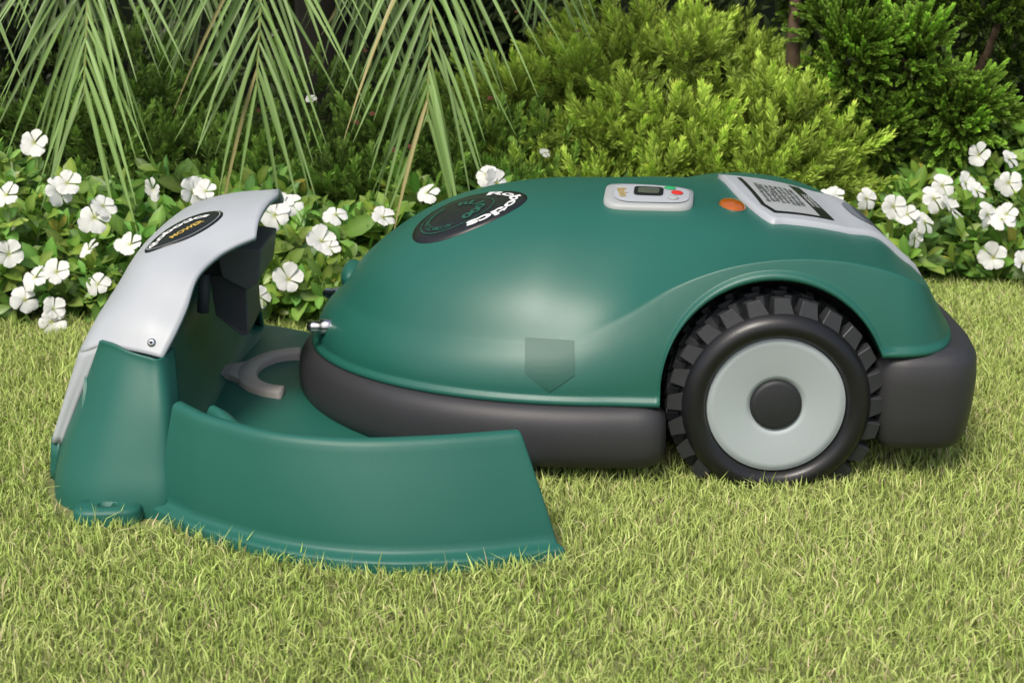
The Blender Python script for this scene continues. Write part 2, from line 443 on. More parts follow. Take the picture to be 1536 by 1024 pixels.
# tower
YT = .30
r_ = [
 [(-.455, -.088, .055), (-.54, -.070, .06), (-.634, .028, .055), (-.655, .06, .055), (-.668, YT, .055)],
 [(-.455, -.056, .14), (-.53, -.040, .135), (-.600, .020, .13), (-.628, .055, .125), (-.642, YT, .12)],
 [(-.472, -.020, .1965), (-.51, -.012, .203), (-.562, .008, .205), (-.605, .055, .185), (-.624, YT, .172)],
 [(-.457, .0, .2244), (-.50, .008, .235), (-.550, .030, .235), (-.588, .085, .220), (-.603, YT, .212)],
 [(-.446, .03, .252), (-.49, .040, .264), (-.53, .06, .265), (-.567, .12, .253), (-.582, YT, .250)],
 [(-.437, .07, .286), (-.47, .08, .296), (-.51, .105, .300), (-.543, .165, .294), (-.552, YT, .294)],
 [(-.417, .115, .304), (-.445, .130, .318), (-.475, .165, .327), (-.502, .215, .327), (-.506, YT, .328)],
 [(-.394, .138, .315), (-.41, .16, .332), (-.43, .2, .343), (-.445, .25, .347), (-.447, YT, .349)],
 [(-.368, .158, .323), (-.368, .188, .342), (-.366, .220, .351), (-.362, .255, .357), (-.356, YT, .359)]]
def mirror(rows): return [r+[(p[0], 2*YT-p[1], p[2]) for p in reversed(r[:-1])] for r in rows]
hoodG = surf(mirror(r_[2:]), 7, 6)
hood = grid_obj('hood', hoodG, GREY, dock, solid=.007)
back = [r[2:] for r in r_[:3]]
back = [[p for p in r]+[(p[0], 2*YT-p[1], p[2]) for p in reversed(r[:-1])] for r in back]
grid_obj('hood_back', surf(back, 6, 6), GREY, dock, solid=.006)
bm = bmesh.new(); bm.from_mesh(hood.data); HV = BVHTree.FromBMesh(bm); bm.free()
leg = [
 [(-.448, -.060, -.01), (-.456, -.106, -.01), (-.50, -.110, -.01), (-.57, -.098, -.01), (-.622, -.052, -.01), (-.650, .026, -.01)],
 [(-.448, -.060, .03), (-.456, -.101, .03), (-.50, -.105, .03), (-.566, -.092, .03), (-.615, -.046, .03), (-.641, .026, .03)],
 [(-.448, -.050, .07), (-.457, -.085, .07), (-.50, -.089, .07), (-.558, -.076, .07), (-.603, -.034, .07), (-.627, .024, .07)],
 [(-.452, -.020, .13), (-.462, -.060, .13), (-.495, -.062, .13), (-.542, -.050, .13), (-.577, -.018, .13), (-.598, .018, .13)],
 [(-.460, .010, .182), (-.470, -.032, .180), (-.494, -.032, .184), (-.522, -.024, .190), (-.548, -.008, .195), (-.569, .008, .196)],
 [(-.463, .018, .200), (-.474, -.026, .197), (-.496, -.026, .201), (-.520, -.019, .206), (-.542, -.007, .212), (-.562, .004, .213)],
]
LG = surf(leg, 6, 6)
grid_obj('tower_leg', LG, GREEN2, dock, solid=.006)
LF = LG.copy(); LF[..., 1] = 2*YT-LF[..., 1]
grid_obj('tower_leg_far', LF, GREEN2, dock, solid=.006)
bk = [[(-.652, .03, -.01), (-.664, .07, -.01), (-.676, YT, -.01), (-.664, 2*YT-.07, -.01), (-.652, 2*YT-.03, -.01)],
      [(-.638, .03, .055), (-.657, .066, .055), (-.670, YT, .055), (-.657, 2*YT-.066, .055), (-.638, 2*YT-.03, .055)]]
grid_obj('tower_back', surf(bk, 3, 6), GREEN2, dock, solid=.006)
# inner mound
md = []
for y, k in ((-.03, .2), (.02, .9), (.1, 1), (.25, 1), (.4, 1), (.55, 1), (.60, .9), (.63, .2)):
    md.append([(-.435, y, .048), (-.465, y, .050+.01*k), (-.492, y, .052+.055*k), (-.505, y, .052+.10*k), (-.53, y, .052+.12*k), (-.59, y, .052+.12*k)])
grid_obj('inner_mound', surf(md, 5, 6), GREEN2, dock)
# contact head
v = [(-.445, .24, .295), (-.375, .24, .285), (-.383, .24, .235), (-.40, .24, .222), (-.437, .24, .243)]
v += [(x, .40, z) for x, _, z in v]
cfs = [(0, 1, 2, 3, 4), (9, 8, 7, 6, 5)]+[(i, (i+1) % 5, 5+(i+1) % 5, 5+i) for i in range(5)]
o = mesh_obj('contact_head', v, cfs, BOXM, dock, smooth=False); b_ = o.modifiers.new('b', 'BEVEL'); b_.width = .003; b_.segments = 2
v = [(-.462, .27, .25), (-.402, .25, .235), (-.402, .25, .150), (-.412, .25, .148), (-.455, .27, .175)]
v += [(x-.004, .39, z) for x, _, z in v]
o = mesh_obj('contact_plate', v, cfs, BOXM, dock, smooth=False); b_ = o.modifiers.new('b', 'BEVEL'); b_.width = .002; b_.segments = 2
box('contact_bracket', -.50, -.43, .26, .38, .24, .308, DARK, dock, .004)
lathe('contact_spring', [(.004, -.03), (.009, -.03), (.009, .03), (.004, .03)], (-.468, .255, .215), (.1, 0, 1), BOXM, dock, 20)
# guide ring
rows = []
for k in range(0, 41):
    a = math.radians(93+174*k/40)
    c, s = math.cos(a), math.sin(a); r = []
    for rx, z in ((.092, .040), (.0915, .058), (.088, .0615), (.062, .0615), (.0585, .058), (.058, .040)):
        ry = rx+.030
        r.append((-.352+rx*c, YC+.006+ry*s, z))
    rows.append(r)
grid_obj('guide_ring', np.array(rows), BEIGE, dock, extra=caps)
v = [(-.425, .305, .06), (-.452, .330, .062), (-.482, .345, .06), (-.482, .375, .06), (-.452, .390, .062), (-.425, .415, .06)]
n_ = len(v); v = v+[(x, y, .045) for x, y, z in v]
mesh_obj('guide_ring_nose', v, [tuple(range(n_))]+[(i, (i+1) % n_, n_+(i+1) % n_, n_+i) for i in range(n_)], BEIGE, dock, smooth=False)
# foot lug
rows = []
for rr, z in ((1.08, -.005), (1.06, .016), (1.0, .021), (.5, .022), (.30, .022), (.28, .008), (0.0, .008)):
    rows.append([(-.535+rr*x, -.112+rr*y, z) for x, y in ellipse(0, 0, .042, .026, .10, 40, 3)])
grid_obj('foot_lug', np.array(rows), GREEN2, dock, closed=True, merge=1e-6)
lathe('foot_stake', [(0, .016), (.006, .015), (.007, .004)], (-.535, -.112, .0), (0, 0, 1), DARK, dock, 24)
lc, nn, _, _ = HV.ray_cast(Vector((-.488, -1, .214)), Vector((0, 1, 0)))
if lc is not None:
    if nn.y > 0: nn = -nn
    lathe('hood_screw', [(0, .0028), (.003, .0028), (.0055, .0018), (.0065, -.001)], lc, nn, STEEL, dock, 24)
    lathe('hood_screw_hex', [(0, .0032), (.0026, .0032), (.0027, .002)], lc, nn, DARK, dock, 6)
# hood badge
hx, hy, hr = -.476, .182, .72
decal('hood_badge', HV, ellipse(hx, hy, .062, .036, hr), .0012, BLACK, dock, side=1)
ringdecal('hood_badge_ring', HV, ellipse(hx, hy, .0585, .033, hr), ellipse(hx, hy, .0573, .032, hr), .0022, GREYD, dock)
text_decal('hood_word', HV, 'Robotics', .018, ('arc', hx, hy-.006, .046, .022, 172, 8, hr), .0022, WHITE, dock, .0007)
text_decal('hood_gold', HV, 'MOWER', .013, rotfn(hx+.006, hy-.009, hr, 1.1), .0022, GOLD, dock, .0004)

# ================================================================== GROUND
lawn = empty('lawn')
m, nt, b = nodes('lawn_soil')
tc = nt.nodes.new('ShaderNodeTexCoord'); n1 = nt.nodes.new('ShaderNodeTexNoise'); n1.inputs['Scale'].default_value = 40; n1.inputs['Detail'].default_value = 8
nt.links.new(tc.outputs['Object'], n1.inputs['Vector'])
cr = nt.nodes.new('ShaderNodeValToRGB'); cr.color_ramp.elements[0].color = (.10, .12, .035, 1); cr.color_ramp.elements[1].color = (.26, .27, .10, 1)
nt.links.new(n1.outputs['Fac'], cr.inputs[0]); nt.links.new(cr.outputs[0], b.inputs['Base Color']); b.inputs['Roughness'].default_value = .95
mesh_obj('ground_sheet', [(-60, -60, 0), (60, -60, 0), (60, 60, 0), (-60, 60, 0)], [(0, 1, 2, 3)], m, lawn, smooth=False)
m2, nt, b = nodes('bed_soil')
tc = nt.nodes.new('ShaderNodeTexCoord'); n1 = nt.nodes.new('ShaderNodeTexNoise'); n1.inputs['Scale'].default_value = 60; n1.inputs['Detail'].default_value = 8
nt.links.new(tc.outputs['Object'], n1.inputs['Vector'])
cr = nt.nodes.new('ShaderNodeValToRGB'); cr.color_ramp.elements[0].color = (.012, .010, .006, 1); cr.color_ramp.elements[1].color = (.045, .035, .02, 1)
nt.links.new(n1.outputs['Fac'], cr.inputs[0]); nt.links.new(cr.outputs[0], b.inputs['Base Color']); b.inputs['Roughness'].default_value = 1
mesh_obj('planting_bed', [(-6, 1.02, .004), (-.2, 1.0, .004), (.5, 1.15, .004), (6, 1.3, .004), (6, 6, .004), (-6, 6, .004)], [tuple(range(6))], m2, None, smooth=False)

GM = leafmat('grass_blades', .55, 0, .3)
def in_poly(x, y, poly):
    r = np.zeros(len(x), bool); n = len(poly); j = n-1
    for i in range(n):
        xi, yi = poly[i]; xj, yj = poly[j]
        c = ((yi > y) != (yj > y)) & (x < (xj-xi)*(y-yi)/(yj-yi+1e-12)+xi)
        r ^= c; j = i
    return r
dockpoly = [(-.66, .02), (-.630, -.060), (-.585, -.125), (-.50, -.140), (-.43, -.158), (-.386, -.194), (-.283, -.256), (-.17, -.290), (-.056, -.282), (.074, -.246), (.03, .0), (.03, .55), (-.25, .59), (-.42, .66), (-.62, .72), (-.68, .33)]
def noise2(x, y):
    return (np.sin(x*3.1+1.3*np.sin(y*2.3))+np.sin(y*4.7+1.7*np.sin(x*3.9+1))+np.sin((x+y)*9.1+2*np.sin(x*7))*.6+np.sin((x-y*1.3)*17+2*np.sin(y*11))*.5)/3.1
def grass(name, n, x0, x1, y0, y1, hm, wm, excl=None):
    x = rng.uniform(x0, x1, n); y = rng.uniform(y0, y1, n)
    k = ~in_poly(x, y, dockpoly)
    if excl: k &= ~((x > excl[0]) & (x < excl[1]) & (y > excl[2]) & (y < excl[3]))
    k &= ~((np.abs(x-.364) < .05) & (y > -.01) & (y < .11))
    k &= y < 1.06+.12*np.clip(x, -.5, 1.5)+.03*np.sin(x*9)+rng.normal(0, .02, n)
    x = x[k]; y = y[k]; n = len(x)
    nz = noise2(x, y); nz2 = noise2(x*5+3, y*5)
    h = hm*rng.lognormal(0, .30, n)*(1+.10*nz+.12*nz2); h = np.minimum(h, hm*2.1)
    w = wm*rng.uniform(.6, 1.35, n)
    yaw = rng.uniform(0, 2*np.pi, n); la = rng.uniform(0, 2*np.pi, n)+1.2*nz2; lean = np.abs(rng.normal(.5, .42, n))
    wx, wy = np.cos(yaw)*w/2, np.sin(yaw)*w/2
    lx, ly = np.cos(la), np.sin(la)
    V = np.zeros((n, 5, 3)); C = np.zeros((n, 5, 3))
    mid = .52
    mx = x+lx*h*lean*.35; my = y+ly*h*lean*.35; mz = h*mid
    tx = x+lx*h*lean*1.15; ty = y+ly*h*lean*1.15; tz = h*np.clip(1-.28*lean**1.5, .25, 1)
    V[:, 0] = np.stack([x-wx, y-wy, np.zeros(n)-.002], 1); V[:, 1] = np.stack([x+wx, y+wy, np.zeros(n)-.002], 1)
    V[:, 2] = np.stack([mx+wx*.85, my+wy*.85, mz], 1); V[:, 3] = np.stack([mx-wx*.85, my-wy*.85, mz], 1)
    V[:, 4] = np.stack([tx, ty, tz], 1)
    g = np.array([.38, .51, .11])*rng.uniform(.66, 1.28, (n, 1))
    g2_ = np.array([.60, .65, .23]); mixv = np.clip(rng.normal(.34, .32, n)+.22*nz+.15*nz2, 0, 1)[:, None]
    col = g*(1-mixv)+g2_*mixv
    straw = rng.random(n) < .06+.06*np.clip(nz2, 0, 1)
    col[straw] = np.array([.70, .60, .34])*rng.uniform(.6, 1.1, (straw.sum(), 1))
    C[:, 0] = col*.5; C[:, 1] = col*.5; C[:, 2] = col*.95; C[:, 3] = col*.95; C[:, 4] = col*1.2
    base = np.arange(n)[:, None]*5
    lv = np.concatenate([base+0, base+1, base+2, base+3, base+3, base+2, base+4], 1).ravel()
    lt = np.tile([4, 3], n)
    raw_mesh(name, V.reshape(-1, 3), lv, lt, np.clip(C.reshape(-1, 3), 0, .85), GM, lawn)
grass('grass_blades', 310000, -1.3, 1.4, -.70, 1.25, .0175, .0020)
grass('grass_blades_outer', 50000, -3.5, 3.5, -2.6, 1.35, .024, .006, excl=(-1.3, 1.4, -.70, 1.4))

# ================================================================== PLANTS
LM = leafmat('broad_leaf', .38, .25, .5)
FM = leafmat('fine_leaf', .55, .2, .3)
PM = leafmat('petal', .6, .25, .2)
WD, nt, b = nodes('bark'); b.inputs['Roughness'].default_value = .9
tc = nt.nodes.new('ShaderNodeTexCoord'); n1 = nt.nodes.new('ShaderNodeTexNoise'); n1.inputs['Scale'].default_value = 60; nt.links.new(tc.outputs['Object'], n1.inputs['Vector'])
cr = nt.nodes.new('ShaderNodeValToRGB'); cr.color_ramp.elements[0].color = (.03, .02, .012, 1); cr.color_ramp.elements[1].color = (.19, .12, .075, 1)
nt.links.new(n1.outputs['Fac'], cr.inputs[0]); nt.links.new(cr.outputs[0], b.inputs['Base Color'])
WD2 = plastic('palm_bark', (.022, .018, .012), .9, 1, 60, .6)
def leaf_t(L, Wd, rowsT=(0, .12, .35, .6, .82, 1), wT=(.08, .35, .8, 1, .75, .05), bend=.25, fold=.18):
    v = []; c = []; f = []
    for t, w in zip(rowsT, wT):
        z = -bend*L*t*t
        v += [(-w*Wd/2, t*L, z+fold*w*Wd), (0, t*L, z), (w*Wd/2, t*L, z+fold*w*Wd)]
        c += [(1, 1, 1), (1.45, 1.3, 1.6), (1, 1, 1)]
    for i in range(len(rowsT)-1):
        a = i*3; f += [(a, a+1, a+4, a+3), (a+1, a+2, a+5, a+4)]
    return v, f, c
def flower_t(R, seed=0, cup=0):
    r = np.random.default_rng(seed); v = []; c = []; f = []
    for k in range(5):
        a0 = 2*math.pi*k/5+r.uniform(-.12, .12); b0 = len(v); sz = r.uniform(.84, 1.10); dr = r.uniform(-.16, .16)+cup
        for t, w in ((.06, .10), (.28, .36), (.5, .66), (.72, .92), (.9, .82), (1.0, .42)):
            for s in (-1, -.5, 0, .5, 1):
                x = w*R*.5*s*sz; y = t*R*sz*(1-.06*abs(s)+(.03 if abs(s) == .5 else 0))
                zz = R*(.10*math.sin(t*2.6)+dr*t*t+.06*s+.06*math.sin(s*5+k*2+t*3)*t)
                v.append((x*math.cos(a0)-y*math.sin(a0), x*math.sin(a0)+y*math.cos(a0), zz))
                c.append((1, 1, .98) if t > .2 else (.72, .78, .4))
        for i in range(5):
            for q in range(4):
                a = b0+i*5+q; f.append((a, a+1, a+6, a+5))
    b0 = len(v)
    for k in range(6):
        a = k*math.pi/3; v.append((.07*R*math.cos(a), .07*R*math.sin(a), .06*R)); c.append((.45, .45, .10))
    f.append(tuple(range(b0, b0+6)))
    return v, f, c
def basis_n(n, spin):
    ref = np.stack([np.cos(spin), np.sin(spin), np.zeros(len(n))+.1], 1)
    x = norm(np.cross(ref, n)); y = np.cross(n, x)
    return np.stack([x, y, n], -1)

def vinca(name, x0, x1, front, depth, H, ntips, flowers, lsc=1.0):
    par = empty(name)
    x = rng.uniform(x0, x1, ntips); dy = depth*rng.random(ntips)**1.3
    hh = H(x)*(1-np.exp(-(dy+.03)/.10))*(1+.15*np.sin(x*11+dy*7)+.12*np.sin(x*23))
    q = rng.random(ntips)**.45
    z = .02+hh*q; y = front(x)+dy+rng.normal(0, .02, ntips)
    ax = np.stack([rng.normal(0, .5, ntips), -.75*np.exp(-dy/.15)-.2+rng.normal(0, .35, ntips), .85+rng.normal(0, .3, ntips)], 1)
    ax = norm(ax)
    D = []; P = []; S = []; Cc = []; U = []
    ssc = rng.uniform(.7, 1.25, ntips)
    for k in range(11):
        sp = (k//2)*math.pi/2*1.03+(k % 2)*math.pi
        ref = np.stack([np.cos(x*50), np.sin(x*50), np.zeros(ntips)], 1)
        e1 = norm(np.cross(ax, ref)); e2 = np.cross(ax, e1)
        ang = sp+x*37
        rad = e1*np.cos(ang)[:, None]+e2*np.sin(ang)[:, None]
        pit = math.radians(28+(k//2)*14)+rng.normal(0, .22, ntips)
        D.append(ax*np.cos(pit)[:, None]+rad*np.sin(pit)[:, None]+rng.normal(0, .12, (ntips, 3))); U.append(ax)
        P.append(np.stack([x, y, z], 1)-ax*(k//2)*.012)
        S.append(ssc*rng.uniform(.8, 1.15, ntips)*(.62+.11*(k//2)))
        dk = (.45+.55*q)*(1.15-.06*(k//2))  # bush's inner shade put into leaf colour: lower leaves darker
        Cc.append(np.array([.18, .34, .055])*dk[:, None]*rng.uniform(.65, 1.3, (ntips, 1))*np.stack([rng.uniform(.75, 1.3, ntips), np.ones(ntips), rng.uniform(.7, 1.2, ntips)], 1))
    D = np.concatenate(D); P = np.concatenate(P); S = np.concatenate(S); Cc = np.concatenate(Cc); U = np.concatenate(U)
    yl = rng.random(len(D)) < .02; Cc[yl] = np.array([.40, .40, .06])
    v, f, c = leaf_t(.069*lsc, .031*lsc)
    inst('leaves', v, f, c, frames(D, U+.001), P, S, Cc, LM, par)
    v, f, c = leaf_t(.12, .004, (0, .5, 1), (1, 1, .6), 0, .3)
    inst('stems', v, f, c, frames(-ax+np.array([0, .1, -.6]), np.tile([0, -1., .1], (ntips, 1))), np.stack([x, y, z], 1), np.ones(ntips)*1.1, np.tile([.12, .17, .05], (ntips, 1)), LM, par)
    F = np.array(flowers); nf = len(F)
    nrm = norm(np.stack([rng.normal(0, .5, nf), -.85+rng.normal(0, .3, nf), .6+rng.normal(0, .35, nf)], 1))
    for j in range(3):
        s = np.arange(nf) % 3 == j
        v, f, c = flower_t(.031, j+3, (.0, -.25, .15)[j])
        inst('flowers_%d' % j, v, f, c, basis_n(nrm[s], rng.uniform(0, 6, s.sum())), F[s], rng.uniform(.72, 1.05, s.sum()), np.tile([.82, .82, .80], (s.sum(), 1)), PM, par)
    return par
fl = [(-.93, .33), (-.87, .25), (-.78, .225), (-.86, .11), (-.92, .06), (-.865, .045), (-.955, .14), (-.9, .10), (-.437, .225), (-.61, .25), (-.335, .21), (-.36, .165), (-.246, .205), (-.163, .245), (-.42, .10), (-.475, .07), (-.05, .275), (-.03, .26), (-.686, .255), (-.78, .09), (-.87, .02), (-.97, .24), (-.795, .205), (-.345, .155), (-1.05, .2), (-1.1, .1), (-1.2, .25), (-1.3, .15), (-.42, .23), (-.585, .25), (-.855, .262), (-.45, .21), (-.72, .16), (-.80, .15)]
fl3 = [(a, .805+.03*math.sin(a*3)+.16*(z/.3)**1.6-.005, z) for a, z in fl]
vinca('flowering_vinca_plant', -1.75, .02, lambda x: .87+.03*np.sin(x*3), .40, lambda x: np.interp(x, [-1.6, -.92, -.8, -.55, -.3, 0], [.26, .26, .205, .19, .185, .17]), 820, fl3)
fr = [(.67, .19), (.74, .185), (.823, .155), (.837, .11), (.9, .21), (.913, .165), (.983, .267), (1.02, .145), (1.0, .07), (1.045, .26), (1.04, .215), (1.06, .06), (.795, .17), (.858, .14), (.948, .215), (1.03, .155), (.88, .185), (.66, .175), (1.15, .2), (1.25, .12), (1.3, .24), (.97, .20), (.99, .155)]
fr3 = [(a, 1.09+.14*(z/.3)**1.6, z) for a, z in fr]
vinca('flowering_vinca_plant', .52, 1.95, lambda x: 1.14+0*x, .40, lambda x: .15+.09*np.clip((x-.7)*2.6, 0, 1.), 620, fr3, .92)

def sprig_t(L, nl, ll, lw, ang0=62, ang1=20, seed=1):
    r = np.random.default_rng(seed); v = []; c = []; f = []
    v += [(-.0014, 0, 0), (.0014, 0, 0), (0, L, 0)]; c += [(.8, .7, .6)]*3; f.append((0, 1, 2))
    for k in range(nl):
        t = .08+.92*k/(nl-1); az = k*2.4+r.uniform(-.3, .3); pa = math.radians(ang0+(ang1-ang0)*t)+r.uniform(-.15, .15)
        d = Vector((math.cos(az)*math.sin(pa), math.cos(pa), math.sin(az)*math.sin(pa)))
        s = d.cross(Vector((r.uniform(-1, 1), r.uniform(-1, 1), r.uniform(-1, 1)))).normalized()
        l = ll*(1.05-.35*t)*r.uniform(.8, 1.2); o = Vector((0, t*L, 0)); b0 = len(v)
        m_ = o+d*l*.6+Vector((0, .12*l, 0)); e = o+d*l+Vector((0, .3*l, 0))
        v += [tuple(o-s*lw*.3), tuple(o+s*lw*.3), tuple(m_+s*lw*.6), tuple(m_-s*lw*.6), tuple(e)]
        q = .40+.80*t; c += [(q*.7, q*.7, q*.6)]*2+[(q, q, q)]*2+[(q*1.25, q*1.2, q*1.1)]  # dark base to light tip: shade inside the foliage painted into colour
        f += [(b0, b0+1, b0+2, b0+3), (b0+3, b0+2, b0+4)]
    return v, f, c
def fuzzy(parent, name, clumps, per, spread, col, colj, tmpl, smin, smax, up=.8, outw=.5, mat=None, rnd=.42):
    Pc, Dc, br = clumps; n = len(Pc)
    P = np.repeat(Pc, per, 0); D = np.repeat(Dc, per, 0); B = np.repeat(br, per)
    N = n*per
    off = rng.normal(0, spread, (N, 3))
    d = D*outw+np.array([0, 0, up])+off/spread*rnd
    P = P+off*np.array([1, 1, .8])
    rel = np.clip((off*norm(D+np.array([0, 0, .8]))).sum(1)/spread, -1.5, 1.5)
    cc = np.array(col)*(B*(1+.28*rel)*rng.uniform(1-colj, 1+colj, N))[:, None]  # sprigs on a clump's inner side darkened, shade put into colour
    v, f, c = tmpl
    inst(name, v, f, c, frames(d, rng.normal(0, 1, (N, 3))), P, rng.uniform(smin, smax, N), cc, mat or FM, parent)
def mound(n, cx, cy, rx, ry, H, zmin=.05, front_only=True):
    a = rng.uniform(-math.pi, 0, n) if front_only else rng.uniform(-math.pi, math.pi, n)
    u = rng.random(n)**.8
    el = np.arccos(1-u)
    x = np.sin(el)*np.cos(a); y = np.sin(el)*np.sin(a); z = np.cos(el)
    k = rng.uniform(.74, 1.10, n)
    P = np.stack([cx+rx*x*k, cy+ry*y*k, zmin+(H-zmin)*z*k], 1)
    D = norm(np.stack([x/rx, y/ry, z/H], 1))
    br = .45+.60*np.clip((k-.74)/.28, 0, 1)*rng.uniform(.65, 1.25, n)  # clumps deeper in the mound tinted darker, standing in for inner shade
    return P, D, br
def cat(*ms): return tuple(np.concatenate([m[i] for m in ms]) for i in range(3))
sp1 = sprig_t(.072, 34, .022, .0038, 66, 25, seed=2)
shrub = empty('feathery_shrub')
cl = cat(mound(135, .36, 2.0, .44, .68, .50), mound(65, .10, 1.75, .32, .45, .36), mound(60, .58, 1.65, .24, .45, .36), mound(40, .30, 1.55, .3, .35, .29))
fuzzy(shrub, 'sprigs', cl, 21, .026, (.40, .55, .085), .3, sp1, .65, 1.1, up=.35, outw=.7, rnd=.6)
shrub2 = empty('fine_leaved_groundcover')
cl = cat(mound(100, -.45, 1.85, .62, .6, .34), mound(80, -.30, 1.50, .55, .30, .27), mound(50, -.05, 1.6, .35, .35, .24), mound(70, -1.15, 1.9, .5, .6, .42), mound(45, -1.05, 1.5, .45, .3, .30))
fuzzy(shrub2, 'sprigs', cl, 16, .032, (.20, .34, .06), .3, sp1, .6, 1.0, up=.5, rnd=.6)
for par, cs, n, col, s in ((shrub, (.35, 1.9, .62, .6, .46), 30, (.22, .08, .05), .24), (shrub2, (-.35, 1.75, .6, .6, .36), 26, (.20, .07, .05), .22), (shrub2, (-.4, 1.65, .6, .52, .36), 9, (.85, .85, .8), .42)):
    P, D, br = mound(n, *cs)
    v, f, c = flower_t(.031)
    P = P+D*.05+np.array([0, 0, .03])
    inst('daisies', v, f, c, basis_n(norm(D+np.array([0, -.5, .5])), rng.uniform(0, 6, n)), P, np.full(n, s), np.tile(col, (n, 1)), PM, par)
def branch(parent, name, pts, r0, r1, mat=None):
    P = crs(np.array(pts), 5); n = 8; v = []
    for i, p in enumerate(P):
        t = P[min(i+1, len(P)-1)]-P[max(i-1, 0)]; t = Vector(t).normalized(); u = t.orthogonal().normalized(); w = t.cross(u)
        r = r0+(r1-r0)*i/(len(P)-1); r *= 1+.12*math.sin(i*2.1)
        for k in range(n):
            a = 2*math.pi*k/n; v.append(Vector(p)+u*r*math.cos(a)+w*r*math.sin(a))
    mesh_obj(name, v, grid_faces(len(P), n, True), mat or WD, parent)
sp2 = sprig_t(.060, 50, .012, .0060, 60, 30, seed=5)
cyp = empty('cypress_tree')
branch(cyp, 'trunk', [(1.0, 2.05, -.02), (.98, 1.95, .3), (1.0, 1.9, .7), (1.0, 2.05, 1.3), (1.02, 2.1, 2.2)], .045, .012)
branch(cyp, 'limb_a', [(.96, 2.0, .12), (.74, 1.75, .30), (.645, 1.56, .42), (.66, 1.58, .8)], .024, .012)
branch(cyp, 'limb_b', [(1.0, 1.9, .2), (1.10, 1.70, .36), (1.12, 1.6, .5)], .02, .008)
branch(cyp, 'limb_c', [(.98, 2.0, .3), (.90, 1.70, .45), (.905, 1.50, .8)], .022, .009)
def blob(n, cx, cy, cz, r, b=1.0):
    d = norm(rng.normal(0, 1, (n, 3))); k = rng.uniform(.5, 1.08, n)[:, None]
    return np.array([cx, cy, cz])+d*k*np.array(r), norm(d+np.array([0, -.2, .2])), b*(.5+.6*np.clip((k[:, 0]-.5)/.5, 0, 1)*rng.uniform(.7, 1.2, n))  # foliage near the blob's centre tinted darker as painted inner shade
cb = [blob(26, .77, 1.52, .44, (.085, .10, .13), 1.2), blob(16, .78, 1.48, .28, (.10, .10, .07), .95), blob(22, 1.00, 1.46, .33, (.075, .09, .08), 1.3), blob(14, .86, 1.65, .54, (.09, .10, .10), .65),
      blob(16, 1.16, 1.75, .50, (.12, .12, .12), .6), blob(12, .68, 1.65, .58, (.09, .10, .10), .75), blob(20, 1.0, 1.75, .75, (.25, .2, .18), .55), blob(14, 1.10, 1.55, .24, (.08, .09, .08), .8), blob(30, 1.0, 2.1, 1.3, (.35, .35, .4), .6), blob(22, 1.0, 2.1, 1.85, (.2, .2, .4), .8), blob(12, .90, 1.48, .44, (.05, .06, .07), 1.1)]
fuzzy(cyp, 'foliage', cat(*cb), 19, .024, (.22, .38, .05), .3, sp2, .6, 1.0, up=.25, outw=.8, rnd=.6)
cyp2 = empty('cypress_tree')
branch(cyp2, 'trunk', [(1.75, 2.3, -.02), (1.72, 2.3, .6), (1.76, 2.3, 1.8)], .05, .01)
fuzzy(cyp2, 'foliage', cat(blob(40, 1.65, 2.3, .5, (.3, .3, .45), .5), blob(40, 1.75, 2.3, 1.2, (.3, .3, .5), .6)), 13, .05, (.13, .24, .05), .3, sp2, .8, 1.2, up=.5)

# palm
palm = empty('palm_tree')
PALM = leafmat('palm_leaflet', .42, .2, .4)
pv = []; pc = []; pl = []; pt_ = []
def strip(pts, width, side, col):
    b0 = len(pv); n = len(pts)
    for i, (p, w) in enumerate(zip(pts, width)):
        t = (pts[min(i+1, n-1)]-pts[max(0, i-1)]); t /= np.linalg.norm(t)+1e-9
        s = side-t*np.dot(side, t); s /= np.linalg.norm(s)+1e-9; u = np.cross(s, t)
        for q in (-1, 0, 1):
            pv.append(p+s*w*q*.5+u*(abs(q)*w*.22)); pc.append(col*(1.0 if q else 1.3))
    for i in range(n-1):
        a = b0+i*3
        for k in (0, 1):
            pl.extend([a+k, a+k+1, a+k+4, a+k+3]); pt_.append(4)
def frond(p0, p1, p2, sidev, L, bright=1.0, n=46, seedw=.0092, open0=68, open1=18):
    p0, p1, p2, sidev = [np.array(q, float) for q in (p0, p1, p2, sidev)]
    ts = np.linspace(0, 1, 40)
    R = np.array([(1-t)**2*p0+2*t*(1-t)*p1+t*t*p2 for t in ts])
    strip(R, np.linspace(.016, .004, 40), sidev, np.array([.20, .25, .06])*bright)
    for k in range(n):
        t = .12+.87*k/(n-1); i = min(38, int(t*39)); p = R[i]+(R[i+1]-R[i])*(t*39-i); tg = R[i+1]-R[i]; tg /= np.linalg.norm(tg)
        for sg in (-1, 1):
            s = sidev*sg; op = math.radians(open0+(open1-open0)*t+rng.normal(0, 5))
            d = tg*math.cos(op)+s*math.sin(op)+np.array([0, rng.normal(-.05, .13), 0]); d /= np.linalg.norm(d)
            l = L*(math.sin(math.pi*(.25+.58*t))**.8)*rng.uniform(.78, 1.14)
            dr = rng.uniform(.10, .40)
            pts = [p+d*l*u+np.array([0, 0, -1])*l*dr*u*u for u in np.linspace(0, 1, 7)]
            wd = np.array([.5, .9, 1, .95, .8, .5, .08])*seedw*rng.uniform(.75, 1.15)
            sd = np.cross(d, np.array([rng.normal(0, .5), -1, .35+rng.normal(0, .3)])); sd /= np.linalg.norm(sd)
            col = np.array([.175, .28, .078])*bright*rng.uniform(.62, 1.3)
            if rng.random() < .03: col = np.array([.34, .30, .12])*bright
            strip(pts, wd, sd, col)
X = (1, 0, 0)
frond((-.85, 1.75, 1.30), (-.80, 1.15, 1.10), (-.83, .98, .41), X, .38)
